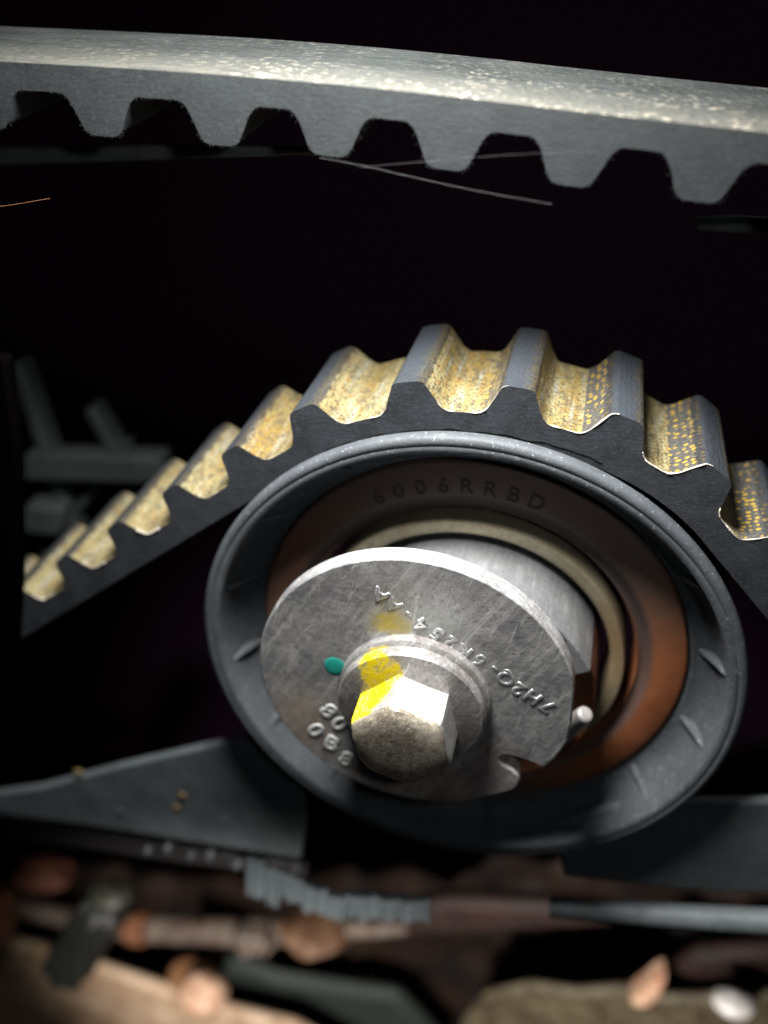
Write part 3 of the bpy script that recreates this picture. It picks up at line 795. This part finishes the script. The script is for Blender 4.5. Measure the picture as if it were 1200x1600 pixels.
blob("joint", 492, 1456, YD - 3, 54, 20, mat_rust("orange_brown_rust", (0.09, 0.042, 0.022), (0.17, 0.10, 0.055), (0.12, 0.05, 0.03), 0.6, 0.2), tb_, c0, 0.3, 4)
h0 = W(140, 1450, 30)
hs = empty("hose_end", tuple(h0), "dark leaning rubber hose end in front of the tan tube", "hose")
a, b = np.array(W(170, 1404, 32)) - h0, np.array(W(104, 1512, 27)) - h0
n_, V, Fc = 28, [], []
ts = np.linspace(0, 1, 14)
rad = [5.6 * (1 + 0.05 * math.sin(t * 9)) * (0.72 if t == 0 else 1) for t in ts]
V, Fc = tube([tuple(a + (b - a) * t) for t in ts], rad, n_)
V = [tuple(np.array(v) * 1.0 + (np.array(v) - (a + (b - a) * (k // n_) / 13)) * (0.13 if (k % n_) % 4 < 2 else -0.05)) for k, v in enumerate(V)]
mk("hose", V, Fc, M_hose, hs, smooth=60)
blob("cap", 172, 1398, 31, 33, 15, mat_flat("olive_cap", (0.02, 0.021, 0.014), 0.5), hs, h0, 0.15, 1)
tag(blob("rust_clump", 72, 1362, YD + 4, 46, 22, mat_rust("dim_orange_rust", (0.07, 0.02, 0.010), (0.12, 0.04, 0.02), (0.04, 0.015, 0.01), 0.7, 0.2), None, None, 0.35, 6), "dull orange rust lump at the left edge above the hose end", "rust lump")
tag(blob("rust_clump", -8, 1425, YD - 6, 26, 56, M_orange, None, None, 0.3, 9), "tall tan and orange rust lump cut by the left photo edge", "rust lump")
plate("rusty_bracket", [(600, 1430), (700, 1412), (860, 1418), (960, 1430), (960, 1450), (800, 1458), (640, 1466)], YD - 8, 5, M_red, "red brown rusty bracket strip under the pulley", "bracket", bevel=2.0)
plate("sump_panel", [(350, 1500), (430, 1530), (520, 1545), (620, 1556), (700, 1640), (560, 1800), (300, 1800)], YD + 14, 6, mat_plastic("green_grey_plastic", (0.018, 0.024, 0.021), (0.03, 0.038, 0.034), 0.6), "dark greenish panel at bottom centre", "panel", bevel=3)
oc = empty("pump_casting", (0, 0, 0), "olive brown casting along the bottom right edge", "casting")
plate("body", [(722, 1600), (760, 1556), (830, 1542), (900, 1552), (980, 1546), (1010, 1562), (1080, 1562), (1300, 1552), (1300, 1800), (690, 1800)], YD, 3, M_olive, parent=oc, bevel=1.2)
plate("lug", [(984, 1568), (1000, 1556), (1030, 1532), (1042, 1530), (1034, 1556), (1016, 1574), (994, 1577)], YD - 6, 6, M_cream, parent=oc, bevel=1.4)
tag(blob("small_bolt", 1146, 1568, YD - 5, 32, 16, mat_flat("bright_bolt", (0.9, 0.8, 0.78), 0.35, 0.1), None, None, 0.15, 3), "small shiny bolt head on the bottom right casting", "bolt")
plate("rusty_bracket", [(1046, 1520), (1090, 1496), (1300, 1480), (1300, 1545), (1190, 1552), (1150, 1530), (1090, 1540)], YD + 8, 6, M_red, "dark red rusty bracket above the bottom right casting", "bracket", bevel=2.5)

# uneven grimy underside of the engine behind the rusty parts
M_under = mat_rust("grimy_underside", (0.006, 0.0035, 0.003), (0.022, 0.010, 0.006), (0.002, 0.0015, 0.0015), 0.6, 0.07)
V, Fc = [], []
nx, ny = 70, 30
for j in range(ny + 1):
    for i in range(nx + 1):
        q = W(-150 + 1500 * i / nx, 1345 + 480 * j / ny, 84)
        d = 9 * mnoise.noise(Vector((q[0] * 0.06, q[2] * 0.06, 1.7))) + 4 * mnoise.noise(Vector((q[0] * 0.17, q[2] * 0.17, 5.1)))
        V.append((q[0], q[1] + d, q[2]))
for j in range(ny):
    for i in range(nx):
        a = j * (nx + 1) + i; Fc.append((a, a + 1, a + nx + 2, a + nx + 1))
us = mk("engine_underside", V, Fc, M_under, None, smooth=60)
us["kind"] = "structure"
